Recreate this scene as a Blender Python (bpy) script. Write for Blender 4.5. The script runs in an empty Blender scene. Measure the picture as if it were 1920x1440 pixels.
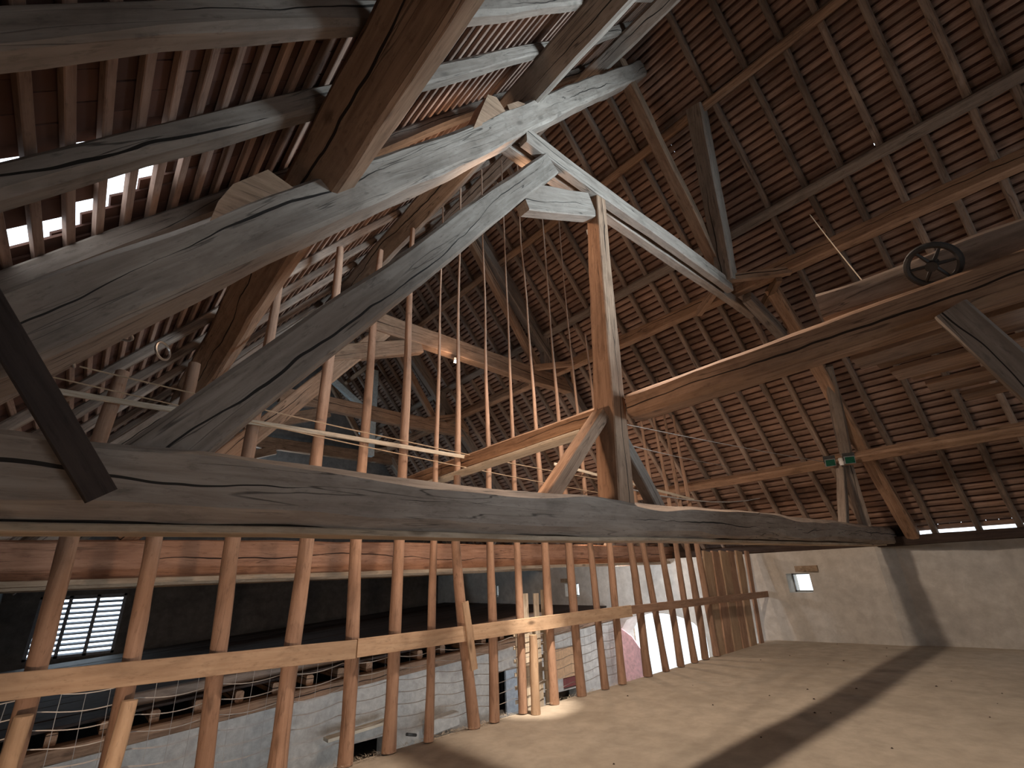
import bpy, math, random
from mathutils import Vector, Matrix, noise

random.seed(7)
scene = bpy.context.scene
COL = scene.collection

# ------------------------------------------------------------------ camera
# world: X across the barn, Y along the ridge, Z up, camera stands on the hay floor
cam_data = bpy.data.cameras.new('camera')
cam_data.sensor_width = 36.0
cam_data.lens = 876.68 / 1920 * 36.0
cam_data.clip_start = 0.02
cam = bpy.data.objects.new('camera', cam_data)
COL.objects.link(cam)
R = ((0.75752077, 0.21493328, 0.6164138),
     (-0.65134749, 0.3120421, 0.69164743),
     (-0.04368901, -0.92543688, 0.37637463))      # columns: right, down, forward
m3 = Matrix([[R[i][0], -R[i][1], -R[i][2]] for i in range(3)])
cam.matrix_world = Matrix.Translation((0, 0, 1.6)) @ m3.to_4x4()
scene.camera = cam

# ------------------------------------------------------------------ view, world, lights
scene.view_settings.view_transform = 'Standard'
scene.view_settings.look = 'None'
scene.view_settings.exposure = 0.0
scene.view_settings.gamma = 1.0
scene.view_settings.use_curve_mapping = False

world = bpy.data.worlds.new('overcast_sky')
scene.world = world
world.use_nodes = True
bg = world.node_tree.nodes['Background']
bg.inputs[0].default_value = (0.80, 0.90, 1.0, 1)
bg.inputs[1].default_value = 3.0

LIGHTS = []


def area_light(name, loc, target, sx, sy, power, color, spread=math.pi):
    d = bpy.data.lights.new(name, 'AREA')
    d.shape = 'RECTANGLE'
    d.size, d.size_y = sx, sy
    d.energy = power
    d.color = color
    d.spread = spread
    o = bpy.data.objects.new(name, d)
    COL.objects.link(o)
    o.location = loc
    o.rotation_euler = (Vector(target) - Vector(loc)).to_track_quat('-Z', 'Y').to_euler()
    return o


def lamp_light(name, loc, power, color, radius=0.06, target=None, angle=None, blend=0.6):
    d = bpy.data.lights.new(name, 'SPOT' if target else 'POINT')
    d.energy = power
    d.color = color
    d.shadow_soft_size = radius
    o = bpy.data.objects.new(name, d)
    COL.objects.link(o)
    o.location = loc
    if target:
        d.spot_size = angle
        d.spot_blend = blend
        o.rotation_euler = (Vector(target) - Vector(loc)).to_track_quat('-Z', 'Y').to_euler()
    return o


DAY = (0.62, 0.83, 1.0)
WARM = (1.0, 0.70, 0.50)
# daylight entering through openings of the building, except the added rear fill
area_light('daylight_rear_hatch', (7.6, -3.85, 3.6), (3.0, 2.7, 6.4), 1.9, 2.0, 190, DAY, math.radians(62))
area_light('rear_fill_light', (1.6, -3.85, 1.15), (2.2, 2.6, 2.0), 1.0, 2.0, 9, (0.88, 0.92, 1.0), math.radians(70))  # added fill for the tie beam front, from an invented low opening
area_light('daylight_cart_door', (12.05, 8.05, -0.9), (6.0, 7.6, -1.2), 2.3, 2.2, 60, (0.92, 0.96, 1.0))
area_light('daylight_louvre', (0.3, 18.8, 0.8), (0.3, 10, 0.8), 1.7, 1.4, 10, DAY)
area_light('daylight_gable_hatch', (3.5, 18.9, 4.55), (6.9, 15.6, 7.4), 1.7, 1.4, 90, DAY)

# ------------------------------------------------------------------ node helpers / materials
MATS = {}


def _nodes(name):
    m = bpy.data.materials.new(name)
    m.use_nodes = True
    nt = m.node_tree
    b = nt.nodes['Principled BSDF']
    b.inputs['Specular IOR Level'].default_value = 0.25
    return m, nt, b


def _n(nt, t, **kw):
    n = nt.nodes.new(t)
    for k, v in kw.items():
        setattr(n, k, v)
    return n


def _math(nt, op, a, b=None, clamp=False):
    n = _n(nt, 'ShaderNodeMath', operation=op, use_clamp=clamp)
    for i, v in enumerate((a, b)):
        if v is None:
            continue
        if isinstance(v, (int, float)):
            n.inputs[i].default_value = v
        else:
            nt.links.new(v, n.inputs[i])
    return n.outputs[0]


def _mix(nt, fac, a, b, mode='MIX'):
    n = _n(nt, 'ShaderNodeMix', data_type='RGBA', blend_type=mode)
    if isinstance(fac, (int, float)):
        n.inputs[0].default_value = fac
    else:
        nt.links.new(fac, n.inputs[0])
    for i, v in ((6, a), (7, b)):
        if isinstance(v, (tuple, list)):
            n.inputs[i].default_value = (*v[:3], 1)
        else:
            nt.links.new(v, n.inputs[i])
    return n.outputs[2]


def _noise(nt, vec, scale, detail=4, rough=0.55, dist=0.0):
    n = _n(nt, 'ShaderNodeTexNoise')
    n.inputs['Scale'].default_value = scale
    n.inputs['Detail'].default_value = detail
    n.inputs['Roughness'].default_value = rough
    n.inputs['Distortion'].default_value = dist
    nt.links.new(vec, n.inputs['Vector'])
    return n.outputs[0]


def _map(nt, vec, scale):
    n = _n(nt, 'ShaderNodeMapping')
    n.inputs['Scale'].default_value = scale
    nt.links.new(vec, n.inputs['Vector'])
    return n.outputs[0]


def _range(nt, v, a, b, c=0.0, d=1.0):
    n = _n(nt, 'ShaderNodeMapRange')
    n.inputs[1].default_value, n.inputs[2].default_value = a, b
    n.inputs[3].default_value, n.inputs[4].default_value = c, d
    nt.links.new(v, n.inputs[0])
    return n.outputs[0]


def wood(name, dark, light, stain=None, crack=0.5, knots=0.5, rough=0.75, var=0.22, bump=0.35, split=0.0):
    m, nt, b = _nodes(name)
    tc = _n(nt, 'ShaderNodeTexCoord').outputs['Object']
    rnd = _n(nt, 'ShaderNodeObjectInfo').outputs['Random']
    off = _n(nt, 'ShaderNodeVectorMath', operation='ADD')
    comb = _n(nt, 'ShaderNodeCombineXYZ')
    r50 = _math(nt, 'MULTIPLY', rnd, 57.0)
    for i in range(3):
        nt.links.new(r50, comb.inputs[i])
    nt.links.new(tc, off.inputs[0])
    nt.links.new(comb.outputs[0], off.inputs[1])
    v = off.outputs[0]
    g = _noise(nt, _map(nt, v, (1.0, 16, 16)), 1.6, 6, 0.6, 0.5)
    big = _noise(nt, _map(nt, v, (0.8, 2.2, 2.2)), 1.3, 4, 0.6, 0.3)
    col = _mix(nt, _range(nt, g, 0.3, 0.7), dark, light)
    if stain is not None:
        col = _mix(nt, _range(nt, big, 0.47, 0.68, 0, 0.85), col, stain)
    else:
        col = _mix(nt, _range(nt, big, 0.45, 0.7, 0, 0.5), col, tuple(c * 0.6 for c in dark))
    # weathering patches and fine speckle
    pat = _noise(nt, _map(nt, v, (2.2, 5.0, 5.0)), 1.0, 5, 0.65, 0.6)
    col = _mix(nt, _range(nt, pat, 0.52, 0.74, 0, 0.6), col, tuple(c * 0.55 for c in dark))
    col = _mix(nt, _range(nt, pat, 0.46, 0.28, 0, 0.35), col, tuple(min(1, c * 1.22) for c in light))
    spk = _noise(nt, _map(nt, v, (9, 34, 34)), 1.0, 4, 0.7)
    col = _mix(nt, _range(nt, spk, 0.56, 0.72, 0, 0.55), col, tuple(c * 0.5 for c in dark))
    # drying cracks along the grain
    cn = _noise(nt, _map(nt, v, (0.5, 14, 14)), 1.0, 2, 0.45, 0.2)
    cr = _math(nt, 'ABSOLUTE', _math(nt, 'SUBTRACT', cn, 0.5))
    gate = _range(nt, _noise(nt, _map(nt, v, (0.7, 1.5, 1.5)), 1.1, 2), 0.48, 0.56)
    crk = _math(nt, 'MULTIPLY', _range(nt, cr, 0.003, 0.012, 1, 0), gate)
    crk = _math(nt, 'MULTIPLY', crk, crack)
    if split:
        # one long wandering drying split along each face
        sp = _n(nt, 'ShaderNodeSeparateXYZ')
        nt.links.new(tc, sp.inputs[0])
        wob = _noise(nt, _map(nt, v, (0.55, 0.01, 0.01)), 1.0, 4, 0.5)
        line = _math(nt, 'SUBTRACT', sp.outputs[2], _math(nt, 'MULTIPLY', _math(nt, 'SUBTRACT', wob, 0.5), split))
        wid = _range(nt, _noise(nt, _map(nt, v, (0.5, 0.02, 0.02)), 1.3, 2), 0.42, 0.62, 0.0, 0.009)
        ln = _math(nt, 'LESS_THAN', _math(nt, 'ABSOLUTE', line), wid)
        sn = _n(nt, 'ShaderNodeSeparateXYZ')
        nt.links.new(_n(nt, 'ShaderNodeTexCoord').outputs['Normal'], sn.inputs[0])
        ln = _math(nt, 'MULTIPLY', ln, _math(nt, 'LESS_THAN', _math(nt, 'ABSOLUTE', sn.outputs[2]), 0.5))
        crk = _math(nt, 'MAXIMUM', crk, ln)
    col = _mix(nt, crk, col, tuple(c * 0.12 for c in dark))
    vo = _n(nt, 'ShaderNodeTexVoronoi')
    vo.inputs['Scale'].default_value = 1.0
    nt.links.new(_map(nt, v, (1.6, 4.0, 4.0)), vo.inputs['Vector'])
    kn = _math(nt, 'MULTIPLY', _range(nt, vo.outputs['Distance'], 0.06, 0.14, 1, 0), knots)
    col = _mix(nt, kn, col, tuple(c * 0.35 for c in dark))
    br = _range(nt, rnd, 0, 1, 1 - var, 1 + var)
    hv = _n(nt, 'ShaderNodeHueSaturation')
    nt.links.new(br, hv.inputs['Value'])
    nt.links.new(col, hv.inputs['Color'])
    nt.links.new(hv.outputs[0], b.inputs['Base Color'])
    b.inputs['Roughness'].default_value = rough
    h = _math(nt, 'SUBTRACT', g, _math(nt, 'MULTIPLY', crk, 2.0))
    bp = _n(nt, 'ShaderNodeBump')
    bp.inputs['Strength'].default_value = bump
    bp.inputs['Distance'].default_value = 0.012
    nt.links.new(h, bp.inputs['Height'])
    nt.links.new(bp.outputs[0], b.inputs['Normal'])
    MATS[name] = m
    return m


def plaster(name, a, c, dirt, scale=1.0, bump=0.4, rough=0.9):
    m, nt, b = _nodes(name)
    tc = _n(nt, 'ShaderNodeTexCoord').outputs['Object']
    n1 = _noise(nt, tc, 0.9 * scale, 6, 0.62, 0.3)
    n2 = _noise(nt, tc, 5.0 * scale, 6, 0.65, 0.2)
    n3 = _noise(nt, tc, 26 * scale, 4, 0.6)
    col = _mix(nt, _range(nt, n2, 0.35, 0.68), a, c)
    col = _mix(nt, _range(nt, n1, 0.5, 0.72, 0, 0.75), col, dirt)
    nt.links.new(col, b.inputs['Base Color'])
    b.inputs['Roughness'].default_value = rough
    bp = _n(nt, 'ShaderNodeBump')
    bp.inputs['Strength'].default_value = bump
    bp.inputs['Distance'].default_value = 0.02
    nt.links.new(_math(nt, 'ADD', n2, _math(nt, 'MULTIPLY', n3, 0.4)), bp.inputs['Height'])
    nt.links.new(bp.outputs[0], b.inputs['Normal'])
    MATS[name] = m
    return m


def plain(name, color, rough=0.6, metal=0.0, emit=None, power=0.0):
    m, nt, b = _nodes(name)
    tc = _n(nt, 'ShaderNodeTexCoord').outputs['Object']
    n1 = _noise(nt, tc, 14, 4)
    col = _mix(nt, _range(nt, n1, 0.35, 0.7), tuple(c * 0.82 for c in color), tuple(min(1, c * 1.12) for c in color))
    nt.links.new(col, b.inputs['Base Color'])
    b.inputs['Roughness'].default_value = rough
    b.inputs['Metallic'].default_value = metal
    if emit:
        b.inputs['Emission Color'].default_value = (*emit, 1)
        b.inputs['Emission Strength'].default_value = power
    MATS[name] = m
    return m


wood('old_beam', (0.20, 0.15, 0.115), (0.34, 0.27, 0.215), (0.24, 0.18, 0.14), 0.7, 0.5, split=0.35)
wood('warm_beam', (0.20, 0.11, 0.065), (0.40, 0.245, 0.155), (0.27, 0.165, 0.10), 0.6, 0.6, split=0.3)
wood('red_beam', (0.26, 0.125, 0.075), (0.44, 0.245, 0.155), (0.33, 0.17, 0.10), 0.5, 0.6, split=0.3)
wood('platform_wood', (0.19, 0.11, 0.07), (0.37, 0.235, 0.155), None, 0.5, 0.5, var=0.3)
wood('rafter_wood', (0.20, 0.14, 0.105), (0.38, 0.285, 0.22), None, 0.6, 0.5, var=0.3)
wood('batten_wood', (0.235, 0.14, 0.10), (0.41, 0.265, 0.195), None, 0.3, 0.4, var=0.3)
wood('pole_wood', (0.28, 0.168, 0.112), (0.45, 0.288, 0.198), (0.34, 0.205, 0.135), 0.3, 0.5)
wood('rail_wood', (0.42, 0.28, 0.18), (0.55, 0.40, 0.27), None, 0.15, 0.9, bump=0.15)
wood('plank_wood', (0.33, 0.23, 0.15), (0.54, 0.42, 0.30), None, 0.4, 0.7)
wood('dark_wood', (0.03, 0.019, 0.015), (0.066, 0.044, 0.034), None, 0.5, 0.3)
wood('pale_plank', (0.52, 0.43, 0.32), (0.72, 0.64, 0.52), None, 0.2, 0.6)
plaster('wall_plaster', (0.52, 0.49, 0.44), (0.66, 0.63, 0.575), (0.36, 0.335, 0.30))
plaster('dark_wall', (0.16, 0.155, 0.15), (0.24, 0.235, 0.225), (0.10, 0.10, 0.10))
plaster('block_wall', (0.36, 0.34, 0.315), (0.50, 0.475, 0.44), (0.27, 0.25, 0.23), 1.6)
plaster('floor_dust', (0.40, 0.345, 0.275), (0.52, 0.455, 0.365), (0.34, 0.29, 0.225), 0.8, 0.25)
plaster('yard', (0.5, 0.49, 0.46), (0.62, 0.6, 0.57), (0.45, 0.44, 0.42), 0.6)
plain('iron', (0.09, 0.085, 0.08), 0.55, 0.7)
plain('wire', (0.40, 0.385, 0.365), 0.5, 0.3)
plain('cord', (0.45, 0.33, 0.22), 0.85)
plain('ring_metal', (0.55, 0.52, 0.48), 0.35, 0.8)
plain('green_glass', (0.01, 0.075, 0.045), 0.2)
plain('grey_metal', (0.30, 0.31, 0.31), 0.5, 0.5)
plain('grey_paint', (0.33, 0.37, 0.42), 0.6)
plain('pink_sheet', (0.85, 0.52, 0.54), 0.6)
plain('plywood', (0.46, 0.28, 0.155), 0.7)
plain('blue_white_paint', (0.55, 0.60, 0.60), 0.7)
plain('red_dark', (0.16, 0.03, 0.025), 0.7)
plain('lamp_lens', (0.9, 0.85, 0.75), 0.3, 0, (1.0, 0.85, 0.65), 12.0)
plain('porcelain', (0.75, 0.73, 0.70), 0.4)


def tile_mat():
    m, nt, b = _nodes('clay_tile')
    tc = _n(nt, 'ShaderNodeTexCoord').outputs['Object']
    isl = _n(nt, 'ShaderNodeNewGeometry').outputs['Random Per Island']
    col = _mix(nt, isl, (0.075, 0.034, 0.024), (0.14, 0.066, 0.045))
    col = _mix(nt, _range(nt, _noise(nt, tc, 6, 5, 0.6), 0.42, 0.7, 0, 0.7), col, (0.10, 0.055, 0.04))
    nt.links.new(col, b.inputs['Base Color'])
    b.inputs['Roughness'].default_value = 0.85
    MATS['clay_tile'] = m


tile_mat()


# ------------------------------------------------------------------ mesh helpers
def nz(x, y, z):
    return noise.noise(Vector((x, y, z)))


def beam_data(name, L, w, h, rough=0.006, ch=0.018, seg=0.22, k=2, bow=None, taper=1.0, seed=0.0, mat=None, wane=0.5):
    """hewn timber along local X from 0 to L, w along local Y, h along local Z"""
    n = max(2, int(L / seg) + 1)
    ring = []
    for sx, sy in ((1, 1), (-1, 1), (-1, -1), (1, -1)):
        ring.append((sx, sy))
    verts, faces = [], []
    per = None
    for i in range(n + 1):
        t = i / n
        x = L * t
        s = 1 + (taper - 1) * t
        hw, hh = w / 2 * s, h / 2 * s
        pts = []
        for q, (sx, sy) in enumerate(ring):
            c = ch * (1 + wane * 1.6 * nz(x * 0.9 + seed, q * 7.3, seed * 1.7))
            c = max(0.002, min(c, 0.45 * min(hw, hh)))
            if q == 0:
                a, bb = (hw, hh - c), (hw - c, hh)
            elif q == 1:
                a, bb = (-hw + c, hh), (-hw, hh - c)
            elif q == 2:
                a, bb = (-hw, -hh + c), (-hw + c, -hh)
            else:
                a, bb = (hw - c, -hh), (hw, -hh + c)
            pts += [a, bb]
        # subdivide the four long sides
        full = []
        for q in range(8):
            a, bb = pts[q], pts[(q + 1) % 8]
            full.append(a)
            if q % 2 == 1:
                for j in range(1, k):
                    f = j / k
                    full.append((a[0] + (bb[0] - a[0]) * f, a[1] + (bb[1] - a[1]) * f))
        dy = dz = 0.0
        if bow:
            for j in range(len(bow) - 1):
                t0, y0, z0 = bow[j]
                t1, y1, z1 = bow[j + 1]
                if t0 <= t <= t1 + 1e-9:
                    u = (t - t0) / max(1e-9, t1 - t0)
                    u = u * u * (3 - 2 * u)
                    dy, dz = y0 + (y1 - y0) * u, z0 + (z1 - z0) * u
                    break
        wy = rough * 2.2 * nz(x * 0.45, seed, 3.1)
        wz = rough * 2.2 * nz(x * 0.45, seed, 9.7)
        for (y, z) in full:
            r1 = rough * nz(x * 2.3 + seed, y * 6 + seed, z * 6)
            r2 = rough * nz(x * 2.3 - seed, y * 6, z * 6 + 4.0 + seed)
            verts.append((x, y + dy + wy + r1, z + dz + wz + r2))
        per = len(full)
    for i in range(n):
        for q in range(per):
            a = i * per + q
            b_ = i * per + (q + 1) % per
            faces.append((a, b_, b_ + per, a + per))
    faces.append(tuple(range(per - 1, -1, -1)))
    faces.append(tuple(n * per + q for q in range(per)))
    return mesh_from(name, verts, faces, mat, 35)


def mesh_from(name, verts, faces, mat=None, angle=None):
    me = bpy.data.meshes.new(name)
    me.from_pydata(verts, [], faces)
    me.update()
    if angle is not None:
        me.polygons.foreach_set('use_smooth', [True] * len(me.polygons))
        me.set_sharp_from_angle(angle=math.radians(angle))
    if mat:
        me.materials.append(MATS[mat] if isinstance(mat, str) else mat)
    return me


def tube_data(name, pts, radii, sides=8, mat=None, rough=0.0, seed=0.0):
    """round pole through pts (list of Vectors) with a radius for each"""
    verts, faces = [], []
    pts = [Vector(p) for p in pts]
    prev = None
    for i, p in enumerate(pts):
        d = (pts[min(i + 1, len(pts) - 1)] - pts[max(i - 1, 0)]).normalized()
        if prev is None:
            u = d.orthogonal().normalized()
        else:
            u = (prev - d * prev.dot(d)).normalized()
        prev = u
        v = d.cross(u)
        for s in range(sides):
            a = 2 * math.pi * s / sides
            r = radii[i] * (1 + rough * nz(i * 0.6 + seed, math.cos(a) * 1.3, math.sin(a) * 1.3 + seed))
            verts.append(tuple(p + u * (r * math.cos(a)) + v * (r * math.sin(a))))
    n = len(pts)
    for i in range(n - 1):
        for s in range(sides):
            a = i * sides + s
            b_ = i * sides + (s + 1) % sides
            faces.append((a, b_, b_ + sides, a + sides))
    faces.append(tuple(range(sides - 1, -1, -1)))
    faces.append(tuple((n - 1) * sides + s for s in range(sides)))
    return mesh_from(name, verts, faces, mat, 50)


def box_data(name, x0, x1, y0, y1, z0, z1, mat=None):
    v = [(x0, y0, z0), (x1, y0, z0), (x1, y1, z0), (x0, y1, z0), (x0, y0, z1), (x1, y0, z1), (x1, y1, z1), (x0, y1, z1)]
    f = [(3, 2, 1, 0), (4, 5, 6, 7), (0, 1, 5, 4), (1, 2, 6, 5), (2, 3, 7, 6), (3, 0, 4, 7)]
    return mesh_from(name, v, f, mat)


def prism_data(name, poly, axis, a, b, mat=None):
    """extrude a 2D polygon (list of pairs) along axis from a to b"""
    n = len(poly)

    def P(p, t):
        if axis == 0:
            return (t, p[0], p[1])
        if axis == 1:
            return (p[0], t, p[1])
        return (p[0], p[1], t)
    v = [P(p, a) for p in poly] + [P(p, b) for p in poly]
    f = [tuple(range(n)), tuple(range(2 * n - 1, n - 1, -1))]
    for i in range(n):
        j = (i + 1) % n
        f.append((j, i, i + n, j + n))
    me = mesh_from(name, v, f, mat)
    import bmesh
    bm = bmesh.new()
    bm.from_mesh(me)
    bmesh.ops.recalc_face_normals(bm, faces=bm.faces)
    bm.to_mesh(me)
    bm.free()
    return me


def ob(name, data, parent=None, loc=(0, 0, 0)):
    o = bpy.data.objects.new(name, data)
    COL.objects.link(o)
    o.location = loc
    if parent:
        o.parent = parent
    return o


def empty(name, loc=(0, 0, 0)):
    o = bpy.data.objects.new(name, None)
    o.empty_display_size = 0.2
    COL.objects.link(o)
    o.location = loc
    return o


def tag(o, label=None, cat=None, group=None, kind=None):
    if label:
        o['label'] = label
    if cat:
        o['category'] = cat
    if group:
        o['group'] = group
    if kind:
        o['kind'] = kind
    return o


def orient(p0, p1, up=(0, 0, 1)):
    p0, p1 = Vector(p0), Vector(p1)
    x = (p1 - p0).normalized()
    u = Vector(up)
    z = u - x * u.dot(x)
    if z.length < 1e-4:
        u = Vector((0, 1, 0))
        z = u - x * u.dot(x)
    z.normalize()
    y = z.cross(x)
    m = Matrix((x, y, z)).transposed().to_4x4()
    m.translation = p0
    return m


SEED = [0.0]


def beam(name, p0, p1, w, h, mat='old_beam', parent=None, up=(0, 0, 1), **kw):
    """timber from p0 to p1 (centre line), w across, h towards up"""
    SEED[0] += 3.37
    L = (Vector(p1) - Vector(p0)).length
    me = beam_data(name, L, w, h, seed=SEED[0], mat=mat, **kw)
    o = bpy.data.objects.new(name, me)
    COL.objects.link(o)
    m = orient(p0, p1, up)
    if parent:
        o.parent = parent
        m = Matrix.Translation(-Vector(parent.location)) @ m
    o.matrix_local = m
    return o


# ------------------------------------------------------------------ dimensions
TAN = math.tan(math.radians(51))
CS, SN = math.cos(math.radians(51)), math.sin(math.radians(51))
LZ, RZ = 3.68, 17.51                 # z = LZ + TAN*x (left slope), z = RZ - TAN*x (right slope), rafter undersides
RIDGE_X = (RZ - LZ) / (2 * TAN)
RIDGE_Z = LZ + TAN * RIDGE_X
Y_NEAR, Y_FAR = -4.0, 19.6
GROUND = -2.4


def left_pt(s_x, n=0.0):             # point on left slope at x, raised n along the outward normal
    return (s_x - SN * n, LZ + TAN * s_x + CS * n)


def right_pt(s_x, n=0.0):
    return (s_x + SN * n, RZ - TAN * s_x + CS * n)


# ------------------------------------------------------------------ structure: floor, ground, walls
def grid_floor():
    x0, x1, y0, y1 = -1.7, 12.9, Y_NEAR, 5.3
    nx, ny = 60, 40
    v, f = [], []
    for j in range(ny + 1):
        for i in range(nx + 1):
            x = x0 + (x1 - x0) * i / nx
            y = y0 + (y1 - y0) * j / ny
            e = 0.03 * nz(x * 1.1, 0, 5) if j == ny else 0
            v.append((x, y + e, 0.008 * nz(x * 0.8, y * 0.8, 2) - (0.02 if j == ny else 0)))
    for j in range(ny):
        for i in range(nx):
            a = j * (nx + 1) + i
            f.append((a, a + 1, a + nx + 2, a + nx + 1))
    b0 = len(v)
    for i in range(nx + 1):
        x = x0 + (x1 - x0) * i / nx
        v.append((x, y1 - 0.02, -0.24))
    for i in range(nx):
        a = ny * (nx + 1) + i
        f.append((a, a + 1, b0 + i + 1, b0 + i))
    c0 = len(v)
    v += [(x0, y0, -0.24), (x1, y0, -0.24)]
    f.append((c0, c0 + 1, b0 + nx, b0))
    return mesh_from('floor', v, f, 'floor_dust', 40)


tag(ob('floor', grid_floor()), kind='structure')
tag(ob('floor', box_data('ground_floor', -2.2, 13.4, 5.0, Y_FAR + 0.5, GROUND - 0.2, GROUND, 'block_wall')), kind='structure').name = 'floor_lower'
tag(ob('yard_ground', box_data('yard_ground', 13.4, 40, -20, 40, GROUND - 0.3, GROUND - 0.02, 'yard')), kind='structure')


def wall_with_holes(name, path, z0, z1, holes, thick, mat, outward):
    """wall along a polyline path [(x,y)...] in plan; holes = list of (s0,s1,za,zb) by distance along the path,
    an optional fifth entry gives an arched head"""
    import bmesh
    L = [0]
    for a, b in zip(path, path[1:]):
        L.append(L[-1] + math.hypot(b[0] - a[0], b[1] - a[1]))

    def at(s):
        for i in range(len(path) - 1):
            if s <= L[i + 1] + 1e-9:
                t = (s - L[i]) / (L[i + 1] - L[i])
                return (path[i][0] + (path[i + 1][0] - path[i][0]) * t, path[i][1] + (path[i + 1][1] - path[i][1]) * t)
        return path[-1]
    ss = set(L)
    zs = {z0, z1}
    for h in holes:
        ss |= {h[0], h[1]}
        zs |= {h[2], h[3]}
        if len(h) > 4:
            for k in range(1, 10):
                ss.add(h[0] + (h[1] - h[0]) * k / 10)
    ss, zs = sorted(ss), sorted(zs)
    bm = bmesh.new()

    def solid(sm, zm):
        for h in holes:
            if h[0] < sm < h[1] and h[2] < zm < h[3]:
                return False
        return True
    cells = {(i, j) for i in range(len(ss) - 1) for j in range(len(zs) - 1)
             if solid((ss[i] + ss[i + 1]) / 2, (zs[j] + zs[j + 1]) / 2)}
    vc = {}

    def V(i, j, side):
        key = (i, j, side)
        if key not in vc:
            x, y = at(ss[i])
            z = zs[j]
            for h in holes:
                if len(h) > 4 and abs(z - h[3]) < 1e-6 and h[0] <= ss[i] <= h[1]:
                    u = (ss[i] - h[0]) / (h[1] - h[0]) * 2 - 1
                    z = h[3] - h[4] * (1 - math.sqrt(max(0, 1 - u * u)))
            vc[key] = bm.verts.new((x + outward[0] * thick * side, y + outward[1] * thick * side, z))
        return vc[key]
    for (i, j) in cells:
        for side in (0, 1):
            q = [V(i, j, side), V(i + 1, j, side), V(i + 1, j + 1, side), V(i, j + 1, side)]
            bm.faces.new(q)
        for (di, dj, e) in ((-1, 0, ((i, j), (i, j + 1))), (1, 0, ((i + 1, j), (i + 1, j + 1))),
                            (0, -1, ((i, j), (i + 1, j))), (0, 1, ((i, j + 1), (i + 1, j + 1)))):
            if (i + di, j + dj) not in cells:
                (a, b), (c, d) = e
                bm.faces.new([V(a, b, 0), V(c, d, 0), V(c, d, 1), V(a, b, 1)])
    bmesh.ops.recalc_face_normals(bm, faces=bm.faces)
    me = bpy.data.meshes.new(name)
    bm.to_mesh(me)
    bm.free()
    me.materials.append(MATS[mat])
    return me


# right wall, polyline from the near end to the far end
RW = [(12.75, Y_NEAR), (12.72, 1.2), (12.50, 2.55), (12.30, 2.85), (11.97, 5.25), (12.0, 9.6), (12.05, Y_FAR)]


def rw_s(y):
    s = 0
    for a, b in zip(RW, RW[1:]):
        d = math.hypot(b[0] - a[0], b[1] - a[1])
        if a[1] <= y <= b[1]:
            return s + d * (y - a[1]) / (b[1] - a[1])
        s += d


wall_holes = [
    (rw_s(4.14), rw_s(4.60), 0.95, 1.34),
    (rw_s(10.78), rw_s(11.38), 0.86, 1.24),
    (rw_s(14.80), rw_s(15.30), 0.84, 1.24),
    (rw_s(6.75), rw_s(9.35), GROUND, 0.46, 0.5),
]
tag(ob('wall_right', wall_with_holes('wall_right', RW, GROUND, 1.80, wall_holes, 0.62, 'wall_plaster', (1, 0))), kind='structure')
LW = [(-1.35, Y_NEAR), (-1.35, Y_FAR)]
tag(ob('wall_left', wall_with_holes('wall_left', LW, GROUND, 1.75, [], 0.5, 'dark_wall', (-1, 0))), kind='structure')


def gable(name, y, t, holes, mat):
    """gable wall in the plane y, lower rectangle plus triangle, with rectangular holes (x0,x1,z0,z1)"""
    import bmesh
    xs = sorted({-1.9, 13.3, RIDGE_X} | {h[0] for h in holes} | {h[1] for h in holes} | set([i * 0.8 for i in range(-1, 16)]))
    zs0 = sorted({GROUND} | {h[2] for h in holes} | {h[3] for h in holes})
    bm = bmesh.new()
    top = lambda x: max(GROUND + 0.5, min(LZ + TAN * x, RZ - TAN * x) + 0.12)
    cache = {}

    def V(x, z, s):
        k = (round(x, 4), round(z, 4), s)
        if k not in cache:
            cache[k] = bm.verts.new((x, y + t * s, z))
        return cache[k]
    for a, b in zip(xs, xs[1:]):
        xm = (a + b) / 2
        spans = []
        z = GROUND
        cut = sorted([h for h in holes if h[0] < xm < h[1]], key=lambda h: h[2])
        for h in cut:
            spans.append(((z, z), (h[2], h[2])))
            z = h[3]
        spans.append(((z, z), (top(a), top(b))))
        for (la, lb), (ha, hb) in spans:
            for s in (0, 1):
                bm.faces.new([V(a, la, s), V(b, lb, s), V(b, hb, s), V(a, ha, s)])
        for h in cut:
            for zz in (h[2], h[3]):
                bm.faces.new([V(a, zz, 0), V(b, zz, 0), V(b, zz, 1), V(a, zz, 1)])
    for h in holes:
        for xx in (h[0], h[1]):
            bm.faces.new([V(xx, h[2], 0), V(xx, h[3], 0), V(xx, h[3], 1), V(xx, h[2], 1)])
    bmesh.ops.recalc_face_normals(bm, faces=bm.faces)
    me = bpy.data.meshes.new(name)
    bm.to_mesh(me)
    bm.free()
    me.materials.append(MATS[mat])
    return me


LOUVRE = (-0.62, 1.25, 0.03, 1.58)
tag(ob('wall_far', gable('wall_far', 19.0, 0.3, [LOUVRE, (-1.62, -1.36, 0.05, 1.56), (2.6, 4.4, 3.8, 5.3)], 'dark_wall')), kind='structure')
tag(ob('wall_rear', gable('wall_rear', Y_NEAR - 0.3, 0.3, [(6.6, 8.6, 2.6, 4.6), (1.05, 2.15, 0.0, 2.2)], 'dark_wall')), kind='structure')  # the lower opening is added for the rear fill light

# ------------------------------------------------------------------ roofs: rafters, battens, tiles
roof_l = tag(empty('roof_left', (-1.4, 0, 2.0)), kind='structure')
roof_r = tag(empty('roof_right', (12.6, 0, 2.0)), kind='structure')


def put(name, data, parent, mat4):
    o = bpy.data.objects.new(name, data)
    COL.objects.link(o)
    o.parent = parent
    o.matrix_local = Matrix.Translation(-Vector(parent.location)) @ mat4
    return o


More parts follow.
